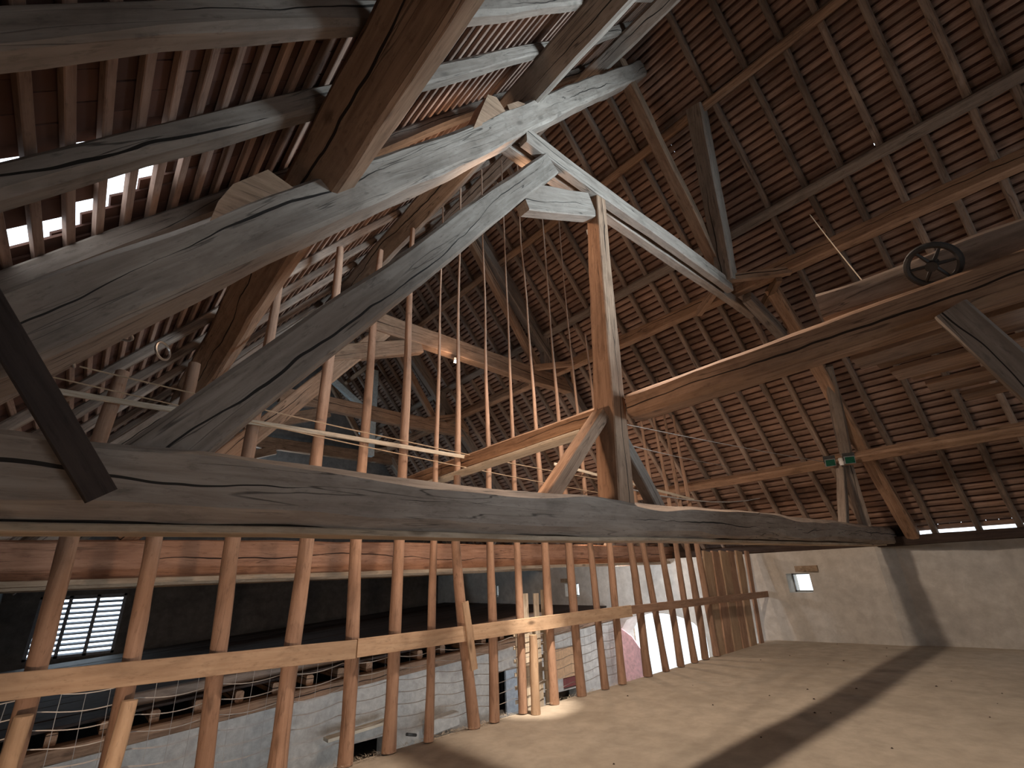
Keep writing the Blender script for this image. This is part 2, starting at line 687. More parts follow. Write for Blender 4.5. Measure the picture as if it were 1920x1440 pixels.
RL = 11.15                        # length of a rafter from eave to ridge
RAFT = [beam_data('rafter', RL, 0.10, 0.115, rough=0.012, ch=0.02, seg=0.5, k=1,
                  bow=[(0, 0, 0), (0.35, random.uniform(-.03, .03), random.uniform(-.01, .02)),
                       (0.7, random.uniform(-.03, .03), random.uniform(-.01, .02)), (1, 0, 0)],
                  seed=i * 5.1, mat='rafter_wood') for i in range(5)]
LRAFT2 = [beam_data('rafter', RL, 0.085, 0.10, rough=0.012, ch=0.02, seg=0.5, k=1, seed=80 + i * 5.1, mat='rafter_wood') for i in range(3)]
LRAFT = [beam_data('rafter', RL, 0.13, 0.14, rough=0.014, ch=0.025, seg=0.4, k=1, seed=40 + i * 5.1, mat='old_beam') for i in range(4)]

ex_l = (-1.42, LZ + TAN * -1.42)
ex_r = (12.62, RZ - TAN * 12.62)
right_rafter_y = [-3.6, -3.05, -2.5, -1.95, -1.31, -0.88, -0.37, 0.13, 0.66, 1.22, 1.85, 2.95, 3.38, 3.92, 4.46, 5.02, 5.6, 6.15, 6.7, 7.25]
y = 7.8
while y < Y_FAR:
    right_rafter_y.append(y)
    y += 0.57 + random.uniform(-.03, .03)
left_rafter_y = [-3.5, -2.8, -2.1, -1.4, -0.7, 0.0, 0.85, 1.67, 2.32, 3.17]
y = 3.9
while y < Y_FAR:
    left_rafter_y.append(y)
    y += 0.86 + random.uniform(-.03, .03)
for i, y in enumerate(right_rafter_y):
    put('rafter', RAFT[i % 5], roof_r,
        orient((ex_r[0] + SN * .057, y, ex_r[1] + CS * .057), (ex_r[0] + SN * .057 - CS, y, ex_r[1] + CS * .057 + SN), (SN, 0, CS)))
for i, y in enumerate(left_rafter_y):
    h = .07 if y < 3.5 else .09
    put('rafter', LRAFT[i % 4] if y < 3.5 else LRAFT2[i % 3], roof_l,
        orient((ex_l[0] - SN * h, y, ex_l[1] + CS * h), (ex_l[0] - SN * h + CS, y, ex_l[1] + CS * h + SN), (-SN, 0, CS)))

BLEN = Y_FAR - Y_NEAR
RPITCH, LPITCH = 0.137, 0.152


def batten_data(w, t, seed, half_round, mat):
    n = 24
    v, f = [], []
    prof = ([(-.5, 1), (-.5, .35), (-.25, .05), (.25, .05), (.5, .35), (.5, 1)] if half_round
            else [(-.5, 1), (-.5, 0.12), (-.4, 0), (.4, 0), (.5, 0.12), (.5, 1)])
    for i in range(n + 1):
        x = BLEN * i / n
        ws = w * (1 + 0.18 * nz(x * 0.8, seed, 1))
        o = 0.012 * nz(x * 0.5, seed, 4)
        for (a, b) in prof:
            v.append((x, a * ws + o, b * t))
    k = len(prof)
    for i in range(n):
        for q in range(k):
            a, b = i * k + q, i * k + (q + 1) % k
            f.append((a, b, b + k, a + k))
    f.append(tuple(range(k - 1, -1, -1)))
    f.append(tuple(n * k + q for q in range(k)))
    me = mesh_from('batten', v, f, mat)
    import bmesh
    bm = bmesh.new()
    bm.from_mesh(me)
    bmesh.ops.recalc_face_normals(bm, faces=bm.faces)
    bm.to_mesh(me)
    bm.free()
    return me


RBAT = [batten_data(0.098, 0.045, i * 3.3, True, 'batten_wood') for i in range(5)]
LBAT = [batten_data(0.046, 0.032, 20 + i * 3.3, False, 'batten_wood') for i in range(5)]
ROWS_R = int(RL / RPITCH)
ROWS_L = int(RL / LPITCH)
for i in range(ROWS_R):
    s = 0.10 + i * RPITCH
    bx, bz = ex_r[0] + SN * .116 - CS * s, ex_r[1] + CS * .116 + SN * s
    put('batten', RBAT[i % 5], roof_r, orient((bx, Y_NEAR, bz), (bx, Y_NEAR + 1, bz), (SN, 0, CS)))
for i in range(ROWS_L):
    s = 0.10 + i * LPITCH
    bx, bz = ex_l[0] - SN * .141 + CS * s, ex_l[1] + CS * .141 + SN * s
    put('batten', LBAT[i % 5], roof_l, orient((bx, Y_NEAR, bz), (bx, Y_NEAR + 1, bz), (-SN, 0, CS)))


def tiles(side, rows, pitch, skip):
    rng = random.Random(side)
    v, f = [], []
    sg = 1 if side == 'right' else -1
    e = ex_r if side == 'right' else ex_l
    base = 0.160 if side == 'right' else 0.176
    tw = 0.175
    nt = int(BLEN / tw)
    for r in range(-1, rows + 1):
        for c in range(nt):
            y0 = Y_NEAR + c * tw + (tw / 2 if r % 2 else 0) + rng.uniform(-.004, .004)
            if skip(r, y0 + tw / 2, rng):
                continue
            s0 = 0.10 + r * pitch - 0.05
            s1 = s0 + pitch * 2.35
            n0 = base + 0.030 + rng.uniform(0, .006)
            n1 = base + 0.002 + rng.uniform(0, .003)
            q = []
            for (s, n) in ((s0, n0), (s1, n1)):
                for yy in (y0 + .003, y0 + tw - .003):
                    for dn in (0, 0.013):
                        q.append((e[0] + sg * (SN * (n + dn) - CS * s), yy, e[1] + CS * (n + dn) + SN * s))
            b0 = len(v)
            v += q
            f += [(b0, b0 + 2, b0 + 6, b0 + 4), (b0 + 1, b0 + 5, b0 + 7, b0 + 3), (b0, b0 + 1, b0 + 3, b0 + 2),
                  (b0 + 4, b0 + 6, b0 + 7, b0 + 5), (b0, b0 + 4, b0 + 5, b0 + 1), (b0 + 2, b0 + 3, b0 + 7, b0 + 6)]
    me = mesh_from('roof_tiles', v, f, 'clay_tile')
    return me


def skip_left(r, y, rng):
    x = ex_l[0] + CS * (0.1 + r * LPITCH)
    if -0.62 < x < 0.02 and 2.36 < y < 3.15:
        return rng.random() < 0.8
    return rng.random() < 0.0015


def skip_right(r, y, rng):
    return r < 0 or rng.random() < 0.0006


for side, root, rows, pitch, sk in (('left', roof_l, ROWS_L, LPITCH, skip_left), ('right', roof_r, ROWS_R, RPITCH, skip_right)):
    o = ob('roof_tiles', tiles(side, rows, pitch, sk), root, -Vector(root.location))
    o['kind'] = 'stuff'
    # ridge capping
ob('ridge_cap', prism_data('ridge_cap', [(RIDGE_X - .35, RIDGE_Z - .05), (RIDGE_X, RIDGE_Z + .42), (RIDGE_X + .35, RIDGE_Z - .05), (RIDGE_X + .35, RIDGE_Z + .06), (RIDGE_X, RIDGE_Z + .52), (RIDGE_X - .35, RIDGE_Z + .06)], 1, Y_NEAR, Y_FAR, 'clay_tile'), roof_r, -Vector(roof_r.location))

# wall plates at the eaves
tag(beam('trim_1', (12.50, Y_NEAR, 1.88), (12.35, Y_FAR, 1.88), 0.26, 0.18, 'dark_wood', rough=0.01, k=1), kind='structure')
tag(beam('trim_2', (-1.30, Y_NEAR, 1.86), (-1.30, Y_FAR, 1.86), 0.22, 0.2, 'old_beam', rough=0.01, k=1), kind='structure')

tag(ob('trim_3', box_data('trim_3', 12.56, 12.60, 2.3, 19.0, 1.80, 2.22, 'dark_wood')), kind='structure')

# ------------------------------------------------------------------ purlins along the ridge direction
PUR = dict(rough=0.012, ch=0.03, seg=0.35, k=2)


def purlin(name, side, x, w, h, mat, label, y0=Y_NEAR + .05, y1=18.95, n=0.0):
    if side == 'L':
        c = left_pt(x, -h / 2 - n)
        up = (-SN, 0, CS)
    else:
        c = right_pt(x, -h / 2 - n)
        up = (SN, 0, CS)
    o = beam(name, (c[0], y0, c[1]), (c[0], y1, c[1]), w, h, mat, up=up, **PUR)
    tag(o, label, 'purlin', 'purlins carrying the rafters')
    return o


purlin('purlin', 'L', 0.56, 0.24, 0.36, 'warm_beam', 'thick orange-brown purlin, lowest one under the left roof slope beside the camera')
purlin('purlin', 'L', 2.72, 0.22, 0.34, 'old_beam', 'dark purlin, second one up under the left roof slope, past the first thick one')
purlin('purlin', 'L', 4.75, 0.18, 0.26, 'old_beam', 'topmost purlin of the left roof slope, close under the ridge')
o = beam('purlin', (10.82, Y_NEAR + .05, 3.37), (10.80, 18.95, 3.37), 0.17, 0.20, 'warm_beam', up=(SN, 0, CS), **PUR)
tag(o, 'lowest purlin of the right roof slope, carrying two green lamps', 'purlin', 'purlins carrying the rafters')
purlin('purlin', 'R', 8.12, 0.18, 0.22, 'old_beam', 'grey purlin halfway up the right roof slope, crossing the dark rafters', n=-0.01)
purlin('purlin', 'R', 6.72, 0.15, 0.18, 'warm_beam', 'thin topmost purlin of the right roof slope, ending at a pale bolt', n=-0.01)

# longitudinal beams carried by the trusses
o = beam('longitudinal_beam', (3.90, 2.55, 3.11), (3.80, -3.6, 3.09), 0.24, 0.25, 'warm_beam', rough=0.014, ch=0.03, seg=0.2, k=3)
tag(o, 'heavy brown beam with a cut end running from the central post towards the camera', 'beam')
o = beam('longitudinal_beam', (3.72, 2.8, 3.06), (3.70, 7.6, 3.02), 0.16, 0.17, 'warm_beam', rough=0.012, ch=0.02)
tag(o, 'slim brown beam running from the central post back to the far truss', 'beam')
o = beam('plank', (3.60, 2.95, 2.90), (3.56, 7.4, 2.84), 0.20, 0.035, 'pale_plank', rough=0.004, ch=0.004)
tag(o, 'pale plank fixed under the slim beam behind the central post', 'plank')
o = beam('longitudinal_beam', (8.22, -3.6, 6.34), (8.20, 18.8, 6.42), 0.20, 0.24, 'warm_beam', rough=0.012, ch=0.02)
tag(o, 'long orange beam resting on the right ends of the truss collars', 'beam')

# ------------------------------------------------------------------ trusses
Y0 = 2.6


def XZ(x, z, y):
    return (x, y, z)


t0 = tag(empty('roof_truss', (3.6, Y0, 2.0)), 'big weathered roof truss in the foreground with split tie beam and central post', 'roof truss')
# tie beam, front face at Y0, slightly wavy, wane along the lower edge
beam('tie_beam', (-1.5, Y0 + .16, 2.035), (12.6, Y0 + .02, 1.99), 0.30, 0.32, 'old_beam', t0, rough=0.017, ch=0.05, seg=0.12, k=4, wane=0.9,
     bow=[(0, 0, 0), (.13, 0, 0.005), (.22, 0, -.01), (.36, 0, -.012), (.5, 0, 0), (1, 0, 0)])
beam('sole_plank', (-1.3, Y0 + .15, 1.855), (11.9, Y0 + .05, 1.815), 0.22, 0.035, 'plank_wood', t0, rough=0.006, ch=0.006, seg=0.3, k=1)
# left principal (outer) and inner principal
b1 = beam('principal_rafter', (-1.45, Y0 + .15, 1.42), (6.05, Y0 + .15, 10.35), 0.28, 0.31, 'old_beam', t0, rough=0.016, ch=0.03, seg=0.15, k=4,
          up=(-SN, 0, CS), bow=[(0, 0, 0.0), (.28, 0, 0.0), (.55, 0, -0.02), (.8, 0, 0.0), (1, 0, 0)])
beam('inner_principal', (0.10, Y0 + .13, 2.09), (3.10, Y0 + .13, 5.94), 0.22, 0.27, 'old_beam', t0, rough=0.012, ch=0.02, seg=0.15, k=3, up=(-SN, 0, CS))
beam('king_post', (3.66, Y0 + .13, 2.16), (4.03, Y0 + .13, 6.05), 0.26, 0.23, 'warm_beam', t0, up=(1, 0, 0), taper=0.72, rough=0.01, ch=0.012, seg=0.2, k=3)
# double collar
beam('collar', (2.72, Y0 + .07, 6.12), (7.6, Y0 + .07, 6.12), 0.12, 0.24, 'old_beam', t0, rough=0.008, ch=0.012, k=3)
beam('collar', (2.55, Y0 + .26, 6.09), (8.85, Y0 + .24, 6.09), 0.14, 0.16, 'old_beam', t0, rough=0.008, ch=0.012, k=3)
beam('knee_piece', (2.66, Y0 + .14, 5.24), (3.86, Y0 + .14, 5.80), 0.15, 0.34, 'old_beam', t0, rough=0.008, ch=0.012, k=3)
beam('strut', (3.60, Y0 + .14, 3.02), (2.74, Y0 + .14, 2.14), 0.15, 0.13, 'warm_beam', t0, rough=0.006, ch=0.01)
beam('strut', (3.78, Y0 + .16, 2.98), (4.36, Y0 + .14, 2.12), 0.12, 0.14, 'old_beam', t0, rough=0.006, ch=0.01)
# right side
beam('right_principal', (5.30, Y0 + .12, 9.88), (7.62, Y0 + .12, 6.28), 0.20, 0.24, 'warm_beam', t0, rough=0.012, ch=0.02, up=(SN, 0, CS))
beam('hanging_post', (6.62, 2.12, 9.20), (7.55, 2.66, 6.20), 0.28, 0.28, 'old_beam', t0, rough=0.012, ch=0.02, up=(0, 1, 0))
beam('lower_principal', (8.55, 2.28, 6.28), (12.42, 2.18, 1.95), 0.22, 0.24, 'warm_beam', t0, rough=0.016, ch=0.03, up=(SN, 0, CS))
beam('strut', (9.80, 2.12, 4.95), (10.72, 2.46, 3.45), 0.20, 0.20, 'old_beam', t0, rough=0.012, ch=0.04)
beam('strut', (10.68, 2.60, 3.26), (9.85, 2.62, 2.12), 0.13, 0.14, 'old_beam', t0, rough=0.008, ch=0.012)
beam('strut', (10.88, 2.54, 3.26), (10.86, 2.56, 2.12), 0.14, 0.16, 'old_beam', t0, rough=0.008, ch=0.012)
beam('collar_block', (8.05, 2.58, 6.02), (9.1, 2.48, 5.55), 0.16, 0.22, 'old_beam', t0, rough=0.008, ch=0.012)
# cleats that hold the purlins on the principal rafter
for poly in ([(.13, 3.44), (.15, 3.64), (.20, 3.80), (.36, 4.02), (.52, 3.97), (.57, 3.86)],
             [(.74, 4.08), (.72, 4.22), (.82, 4.34), (.95, 4.40), (1.0, 4.36)],
             [(1.98, 5.62), (2.08, 5.95), (2.18, 6.27), (2.30, 6.33), (2.46, 6.18)],
             [(2.50, 6.22), (2.45, 6.34), (2.62, 6.54), (2.80, 6.62), (2.86, 6.58)]):
    ob('cleat', prism_data('cleat', poly, 1, Y0 + .01, Y0 + .24, 'warm_beam'), t0, -Vector(t0.location))

# knee braces in plan between the collar and the long beam
def plan_braces(root, y, z):
    beam('plan_brace', (7.45, y + .1, z), (8.2, y - .75, z + .02), 0.10, 0.14, 'warm_beam', root, rough=0.004, ch=0.006)
    beam('plan_brace', (7.55, y + .2, z - .02), (8.2, y + .95, z), 0.10, 0.14, 'warm_beam', root, rough=0.004, ch=0.006)
    beam('plan_brace', (9.0, y + .1, z - .06), (8.22, y - .55, z), 0.10, 0.14, 'warm_beam', root, rough=0.004, ch=0.006)


plan_braces(t0, Y0, 6.22)


def far_truss(y, label, paint='old_beam'):
    t = tag(empty('roof_truss', (5.6, y, 2.0)), label, 'roof truss')
    beam('tie_beam', (-1.5, y + .15, 1.96), (12.4, y + .15, 1.90), 0.30, 0.46, 'red_beam', t, rough=0.014, ch=0.02, seg=0.3, k=2)
    beam('ledger', (-1.4, y - .05, 1.735), (12.2, y - .05, 1.70), 0.09, 0.06, 'plank_wood', t, rough=0.006, ch=0.006, seg=0.5, k=1)
    beam('principal_rafter', (-1.2, y + .15, 1.75), (5.7, y + .15, 10.1), 0.26, 0.30, 'old_beam', t, up=(-SN, 0, CS), rough=0.014, k=2)
    beam('inner_principal', (0.3, y + .15, 2.2), (3.6, y + .15, 6.2), 0.22, 0.28, 'warm_beam', t, up=(-SN, 0, CS), rough=0.012, k=2)
    beam('collar', (3.0, y + .12, 6.22), (9.0, y + .12, 6.12), 0.22, 0.40, 'warm_beam', t, rough=0.012, ch=0.015, k=2)
    beam('knee_brace', (2.3, y + .12, 5.22), (4.3, y + .12, 5.98), 0.20, 0.30, 'warm_beam', t, rough=0.01, ch=0.015, k=2)
    beam('right_principal', (5.5, y + .12, 9.9), (12.3, y + .12, 1.95), 0.22, 0.24, 'old_beam', t, up=(SN, 0, CS), rough=0.014, k=2)
    beam('hanging_post', (8.0, y + .12, 7.35), (7.95, y + .12, 5.95), 0.2, 0.2, paint, t, up=(1, 0, 0), rough=0.01, k=1)
    beam('inner_strut', (5.6, y + .12, 9.4), (7.75, y + .12, 6.3), 0.17, 0.2, 'warm_beam', t, up=(SN, 0, CS), rough=0.01, k=1)
    beam('strut', (10.85, y + .12, 3.3), (11.0, y + .12, 2.1), 0.14, 0.14, 'old_beam', t, up=(1, 0, 0), k=1)
    beam('strut', (10.8, y + .12, 3.4), (9.6, y + .12, 2.1), 0.13, 0.13, 'old_beam', t, up=(1, 0, 0), k=1)
    plan_braces(t, y, 6.32)
    return t


far_truss(7.5, 'orange lit roof truss just behind the poles, with a knee brace under its collar')
tC = far_truss(12.4, 'dim brown roof truss deep in the barn, second behind the poles')
tD = far_truss(17.3, 'farthest roof truss, close in front of the dark gable')
kf = tag(empty('king_post_frame', (6.9, 15.6, 5.6)), 'greyish white king post with two slanting braces deep in the barn', 'post')
beam('post', (6.95, 15.6, 5.7), (6.90, 15.6, 9.0), 0.28, 0.26, 'blue_white_paint', kf, up=(0, 1, 0), rough=0.004, k=1)
beam('brace', (5.1, 15.6, 8.45), (6.8, 15.6, 7.3), 0.18, 0.2, 'blue_white_paint', kf, rough=0.004, k=1)
beam('brace', (7.05, 15.6, 7.1), (7.85, 15.6, 7.28), 0.16, 0.16, 'blue_white_paint', kf, rough=0.004, k=1)
beam('brace', (6.55, 15.6, 6.55), (6.95, 15.6, 6.1), 0.12, 0.14, 'blue_white_paint', kf, rough=0.004, k=1)
beam('brace', (7.35, 15.6, 6.55), (6.95, 15.6, 6.1), 0.12, 0.14, 'blue_white_paint', kf, rough=0.004, k=1)

# dark board nailed across the near end of the tie beam
o = beam('dark_board', (-0.50, 2.38, 2.66), (0.005, 2.50, 1.96), 0.03, 0.105, 'dark_wood', rough=0.002, ch=0.003)
tag(o, 'dark board slanting across the left end of the big tie beam', 'board')

# ------------------------------------------------------------------ partition of poles along the floor edge
POLES = [(-0.08, -0.10, .085), (0.49, 0.44, .083), (1.13, 1.04, .09), (1.68, 1.71, .098), (2.30, 2.25, .088), (2.74, 2.77, .088),
         (3.20, 3.24, .058), (3.80, 3.56, .078), (4.09, 4.11, .066), (4.56, 4.59, .062), (5.12, 5.13, .07), (5.65, 5.65, .075),
         (6.17, 6.16, .062), (6.58, 6.64, .07), (7.25, 7.23, .078), (7.76, 7.61, .066), (8.22, 8.21, .07), (8.68, 8.71, .066),
         (9.07, 9.13, .075), (9.49, 9.51, .072)]
ORD = ['first', 'second', 'third', 'fourth', 'fifth', 'sixth', 'seventh', 'eighth', 'ninth', 'tenth', 'eleventh', 'twelfth',
       'thirteenth', 'fourteenth', 'fifteenth', 'sixteenth', 'seventeenth', 'eighteenth', 'nineteenth', 'twentieth', 'twenty-first',
       'twenty-second', 'twenty-third', 'twenty-fourth']
PY = 5.2
for i, (xb, xt, r) in enumerate(POLES):
    r *= 0.76 if i < 6 else 0.86
    x2 = xb + (xt - xb) * 1.0
    ztop = min(LZ + TAN * xt, RZ - TAN * xt) - 0.1
    if 2.2 < xt < 3.1 or 0.2 < xt < 0.9:
        ztop -= 0.45
    if xt > 6.5:
        ztop = min(ztop, 5.2 + random.uniform(-.8, .8))
    pts, rad = [], []
    n = 16
    lean = random.uniform(-.04, .04)
    for j in range(n + 1):
        t = j / n
        z = ztop * t
        x = xb + (xt - xb) * min(1.0, z / 2.0) + lean * max(0, (z - 2)) * .35
        x += 0.03 * nz(z * 0.6, i * 3.1, 0)
        pts.append((z, -0.025 * nz(z * 0.6, i * 3.1, 8), x - xb))
        rad.append(r * max(.25, 1 - (max(0, z - 1.2) * .17 if i >= 6 else max(0, z - 1.5) * .09)) * (1.12 if j == 0 else 1))
    me = tube_data('partition_pole', pts, rad, 10, 'pole_wood', 0.16, i * 2.3)
    o = ob('partition_pole', me)
    o.matrix_world = orient((xb, PY, 0.0), (xb, PY, 1.0), (1, 0, 0))
    tag(o, '%s debarked pole from the left in the row along the floor edge' % ORD[i], 'pole', 'poles of the partition along the floor edge')

SLABS = [(9.66, 10.0, .34), (10.02, 10.33, .30), (10.38, 10.70, .34), (10.74, 11.05, .28), (11.10, 11.42, .30), (11.50, 11.85, .16)]
SL = ['widest rough slab at the start of the closed boarding', 'second rough slab of the closed boarding by the plaster wall', 'third rough slab of the closed boarding by the plaster wall',
      'fourth rough slab of the closed boarding by the plaster wall', 'fifth rough slab of the closed boarding by the plaster wall', 'last slim slab of the boarding, against the plaster wall']
for i, (xb, xt, w) in enumerate(SLABS):
    o = beam('boarding_slab', (xb, PY + .02, -0.03), (xt - .1, PY + .02, 1.86), 0.05, w, 'rail_wood' if i % 2 == 0 else 'pole_wood', up=(1, 0, 0), rough=0.01, ch=0.012, k=1)
    tag(o, SL[i], 'slab', 'slabs closing the partition by the wall')

RB = [((-1.3, 1.07), (2.265, 0.975), 'near rail board nailed across the first five poles, smooth pale wood', 'rail_wood'),
      ((2.28, 0.982), (6.85, 0.975), 'middle rail board across the poles, with a bright lit patch', 'rail_wood'),
      ((6.86, 0.985), (12.0, 0.925), 'far rail board, brownish, running up to the plaster wall', 'pole_wood')]
for i, (a, b, lab, mt) in enumerate(RB):
    o = beam('rail_board', (a[0], PY - .125, a[1]), (b[0], PY - .125 - (0.012 if i == 2 else 0), b[1]), 0.03, 0.165 if i < 2 else .125, mt, rough=0.003, ch=0.003, k=1)
    tag(o, lab, 'rail board')
o = beam('lath', (-0.55, PY - .09, 3.16), (4.1, PY - .07, 3.10), 0.02, 0.05, 'pale_plank', rough=0.004, ch=0.002, k=1)
tag(o, 'thin pale lath tied across the upper poles above the tie beam', 'lath')
o = beam('lath', (5.4, PY - .07, 3.2), (9.6, PY - .07, 2.9), 0.02, 0.045, 'pale_plank', rough=0.004, ch=0.002, k=1)
tag(o, 'thin lath across the poles right of the central post', 'lath')
# splice boards on the eighth pole
o = beam('splice_board', (3.575, PY - .165, 1.32), (3.70, PY - .165, 0.60), 0.03, 0.09, 'rail_wood', up=(1, 0, 0), rough=0.003, ch=0.006, k=1)
tag(o, 'short splice board nailed to the crooked eighth pole', 'board')


# ------------------------------------------------------------------ wire netting behind the poles
def netting():
    hv, vv = [], []
    v, f = [], []

    def wire_seg(pts, r=0.004):
        b0 = len(v)
        n = len(pts)
        for (x, y, z) in pts:
            for a in range(3):
                an = a * 2.0944
                v.append((x + r * math.cos(an) * 0.7, y + r * math.cos(an), z + r * math.sin(an)))
        for i in range(n - 1):
            for a in range(3):
                p, q = b0 + i * 3 + a, b0 + i * 3 + (a + 1) % 3
                f.append((p, q, q + 3, p + 3))
    x0, x1 = -1.2, 6.75
    yy = PY + .10
    disp = lambda x, z: (x + 0.02 * nz(x, z * 2, 4), yy + 0.03 * nz(x * .7, z, 9), z - 0.035 * abs(math.sin(x * 5.6)) + 0.02 * nz(x * 1.4, z, 1))
    for k in range(8):
        z = 0.16 + k * 0.112
        wire_seg([disp(x0 + (x1 - x0) * i / 120, z) for i in range(121)])
    n = int((x1 - x0) / 0.145)
    for i in range(n + 1):
        x = x0 + i * 0.145
        wire_seg([disp(x, 0.16 + 0.112 * j * 7 / 6) for j in range(7)])
    return mesh_from('wire_netting', v, f, 'wire')


tag(ob('wire_netting', netting()), 'square wire netting hung behind the lower poles under the rail board', 'wire netting')


# ------------------------------------------------------------------ cords and rings
def cord(name, pts, r, mat, label, cat):
    P = []
    for a, b in zip(pts, pts[1:]):
        for j in range(10):
            P.append(Vector(a).lerp(Vector(b), j / 10))
    P.append(Vector(pts[-1]))
    o = ob(name, tube_data(name, P, [r] * len(P), 5, mat))
    tag(o, label, cat)
    return o


def sag(a, b, d, n=6):
    return [Vector(a).lerp(Vector(b), i / n) - Vector((0, 0, d * 4 * (i / n) * (1 - i / n))) for i in range(n + 1)]


cord('cord', sag((-0.36, 5.0, 3.36), (6.9, 5.0, 3.0), 0.06), 0.007, 'cord', 'upper cord stretched across the poles from the left hooks', 'cord')
cord('cord', sag((-0.5, 4.9, 3.2), (6.9, 4.95, 2.75), 0.05), 0.006, 'cord', 'lower cord stretched across the poles from the left hooks', 'cord')
cord('cord', sag((3.95, 2.75, 3.0), (10.62, 2.8, 3.36), 0.02), 0.005, 'wire', 'upper pale wire from the central post to the right purlin', 'wire')
cord('cord', sag((3.95, 2.75, 2.78), (9.4, 4.2, 3.42), 0.02), 0.005, 'wire', 'lower pale wire from the central post to the right purlin', 'wire')
cord('cord', sag((4.15, 2.95, 2.38), (8.6, 3.4, 2.62), 0.10), 0.007, 'wire', 'sagging pale cable low behind the right strut', 'cable')
cord('cord', sag((5.3, 0.85, 5.15), (3.95, 0.42, 3.30), 0.02), 0.004, 'cord', 'thin rope dropping from the roof to the spoked wheel', 'rope')


def ring(name, c, rad, r, nrm, label):
    P = []
    nrm = Vector(nrm).normalized()
    u = nrm.orthogonal().normalized()
    w = nrm.cross(u)
    for i in range(25):
        a = 2 * math.pi * i / 24
        P.append(u * rad * math.cos(a) + w * rad * math.sin(a))
    o = ob(name, tube_data(name, P, [r] * 25, 6, 'ring_metal'), None, c)
    tag(o, label, 'ring', 'metal rings under the left roof')


ring('hook_ring', (0.12, 3.9, 3.20), 0.065, 0.009, (1, -1, .2), 'metal ring hanging nearest the orange purlin at the left')
ring('hook_ring', (-0.37, 4.2, 3.12), 0.065, 0.009, (1, 0, .9), 'metal ring at the far left, lowest of the three')
ring('hook_ring', (-0.12, 3.9, 3.26), 0.06, 0.009, (.3, .2, 1), 'flat lying metal ring between the other two rings')

# ------------------------------------------------------------------ platform, wheel and brace at the right
PLK = [(4.24, 3.24, 1.02), (4.58, 3.315, .93), (4.92, 3.24, .84), (5.27, 3.315, .76), (5.62, 3.24, .70), (5.98, 3.315, .63), (6.36, 3.24, .56), (6.75, 3.315, .48), (7.15, 3.24, .38)]
PL = ['platform plank nearest the heavy beam', 'second platform plank from the heavy beam', 'third platform plank from the heavy beam',
      'fourth platform plank from the heavy beam', 'fifth platform plank from the heavy beam', 'sixth platform plank from the heavy beam',
      'seventh platform plank from the heavy beam', 'eighth platform plank from the heavy beam', 'last platform plank, farthest from the heavy beam']
for i, (x, z, y) in enumerate(PLK):
    o = beam('platform_plank', (x, y, z), (x + .02, -0.45 - .06 * (i % 3), z + .005), 0.33 if i % 2 == 0 else 0.42, 0.05, 'platform_wood', rough=0.006, ch=0.005, k=1)
    tag(o, PL[i], 'plank', 'planks of the small platform at the right')
o = beam('platform_joist', (4.03, -0.35, 3.165), (7.5, -0.35, 3.165), 0.10, 0.06, 'old_beam', rough=0.004, k=1)
tag(o, 'joist under the small plank platform at the right edge', 'joist')
o = beam('knee_brace', (3.72, 0.09, 2.97), (3.67, -0.42, 1.31), 0.14, 0.17, 'old_beam', rough=0.006, ch=0.012, up=(0, 1, 0))
tag(o, 'pale bluish knee brace under the heavy beam at the right edge', 'brace')
o = beam('post', (3.66, -0.62, 0.0), (3.70, -0.62, 2.96), 0.18, 0.18, 'old_beam', rough=0.008, ch=0.012, up=(0, 1, 0))
tag(o, 'upright post under the heavy beam beside the knee brace', 'post')
o = beam('rough_beam', (4.02, 0.78, 3.40), (4.00, -2.5, 3.40), 0.16, 0.26, 'rafter_wood', rough=0.04, ch=0.06, seg=0.1)
tag(o, 'dark rough baulk lying on top of the heavy beam behind the wheel', 'baulk')
WC = Vector((3.82, 0.08, 3.36))
wh = tag(empty('pulley_wheel', WC), 'old spoked iron wheel standing on the heavy beam', 'wheel')
axis = Vector((0.72, -0.25, 0.62)).normalized()
u = axis.orthogonal().normalized()
w_ = axis.cross(u)
P = [u * .135 * math.cos(2 * math.pi * i / 28) + w_ * .135 * math.sin(2 * math.pi * i / 28) for i in range(29)]
ob('rim', tube_data('rim', P, [0.02] * 29, 7, 'iron'), wh)
for i in range(6):
    a = 2 * math.pi * i / 6 + .3
    d = u * math.cos(a) + w_ * math.sin(a)
    ob('spoke', tube_data('spoke', [d * .02, d * .125], [0.013, 0.009], 6, 'iron'), wh)
ob('hub', tube_data('hub', [axis * -.04, axis * .04], [0.035, 0.03], 10, 'iron'), wh)


# ------------------------------------------------------------------ lamps
def lamp_body(name, loc, target, size, label, lens='lamp_lens', box='grey_metal'):
    t = tag(empty(name, loc), label, 'lamp')
    d = (Vector(target) - Vector(loc)).normalized()
    m = orient((0, 0, 0), d)
    hs = size / 2
    prof = [(-hs * .6, hs * .5), (0.0, hs), (hs * .1, hs)]
    for nm, data in (('housing', box_data('housing', -size * .45, 0, -hs, hs, -hs * .8, hs * .8, box)),
                     ('lens', box_data('lens', 0.0, 0.004, -hs * .88, hs * .88, -hs * .68, hs * .68, lens)),
                     ('bracket', box_data('bracket', -size * .3, -size * .22, -hs * 1.15, hs * 1.15, -hs * .1, hs * 1.5, 'iron'))):
        o_ = ob(nm, data, t)
        o_.matrix_local = m
    return t


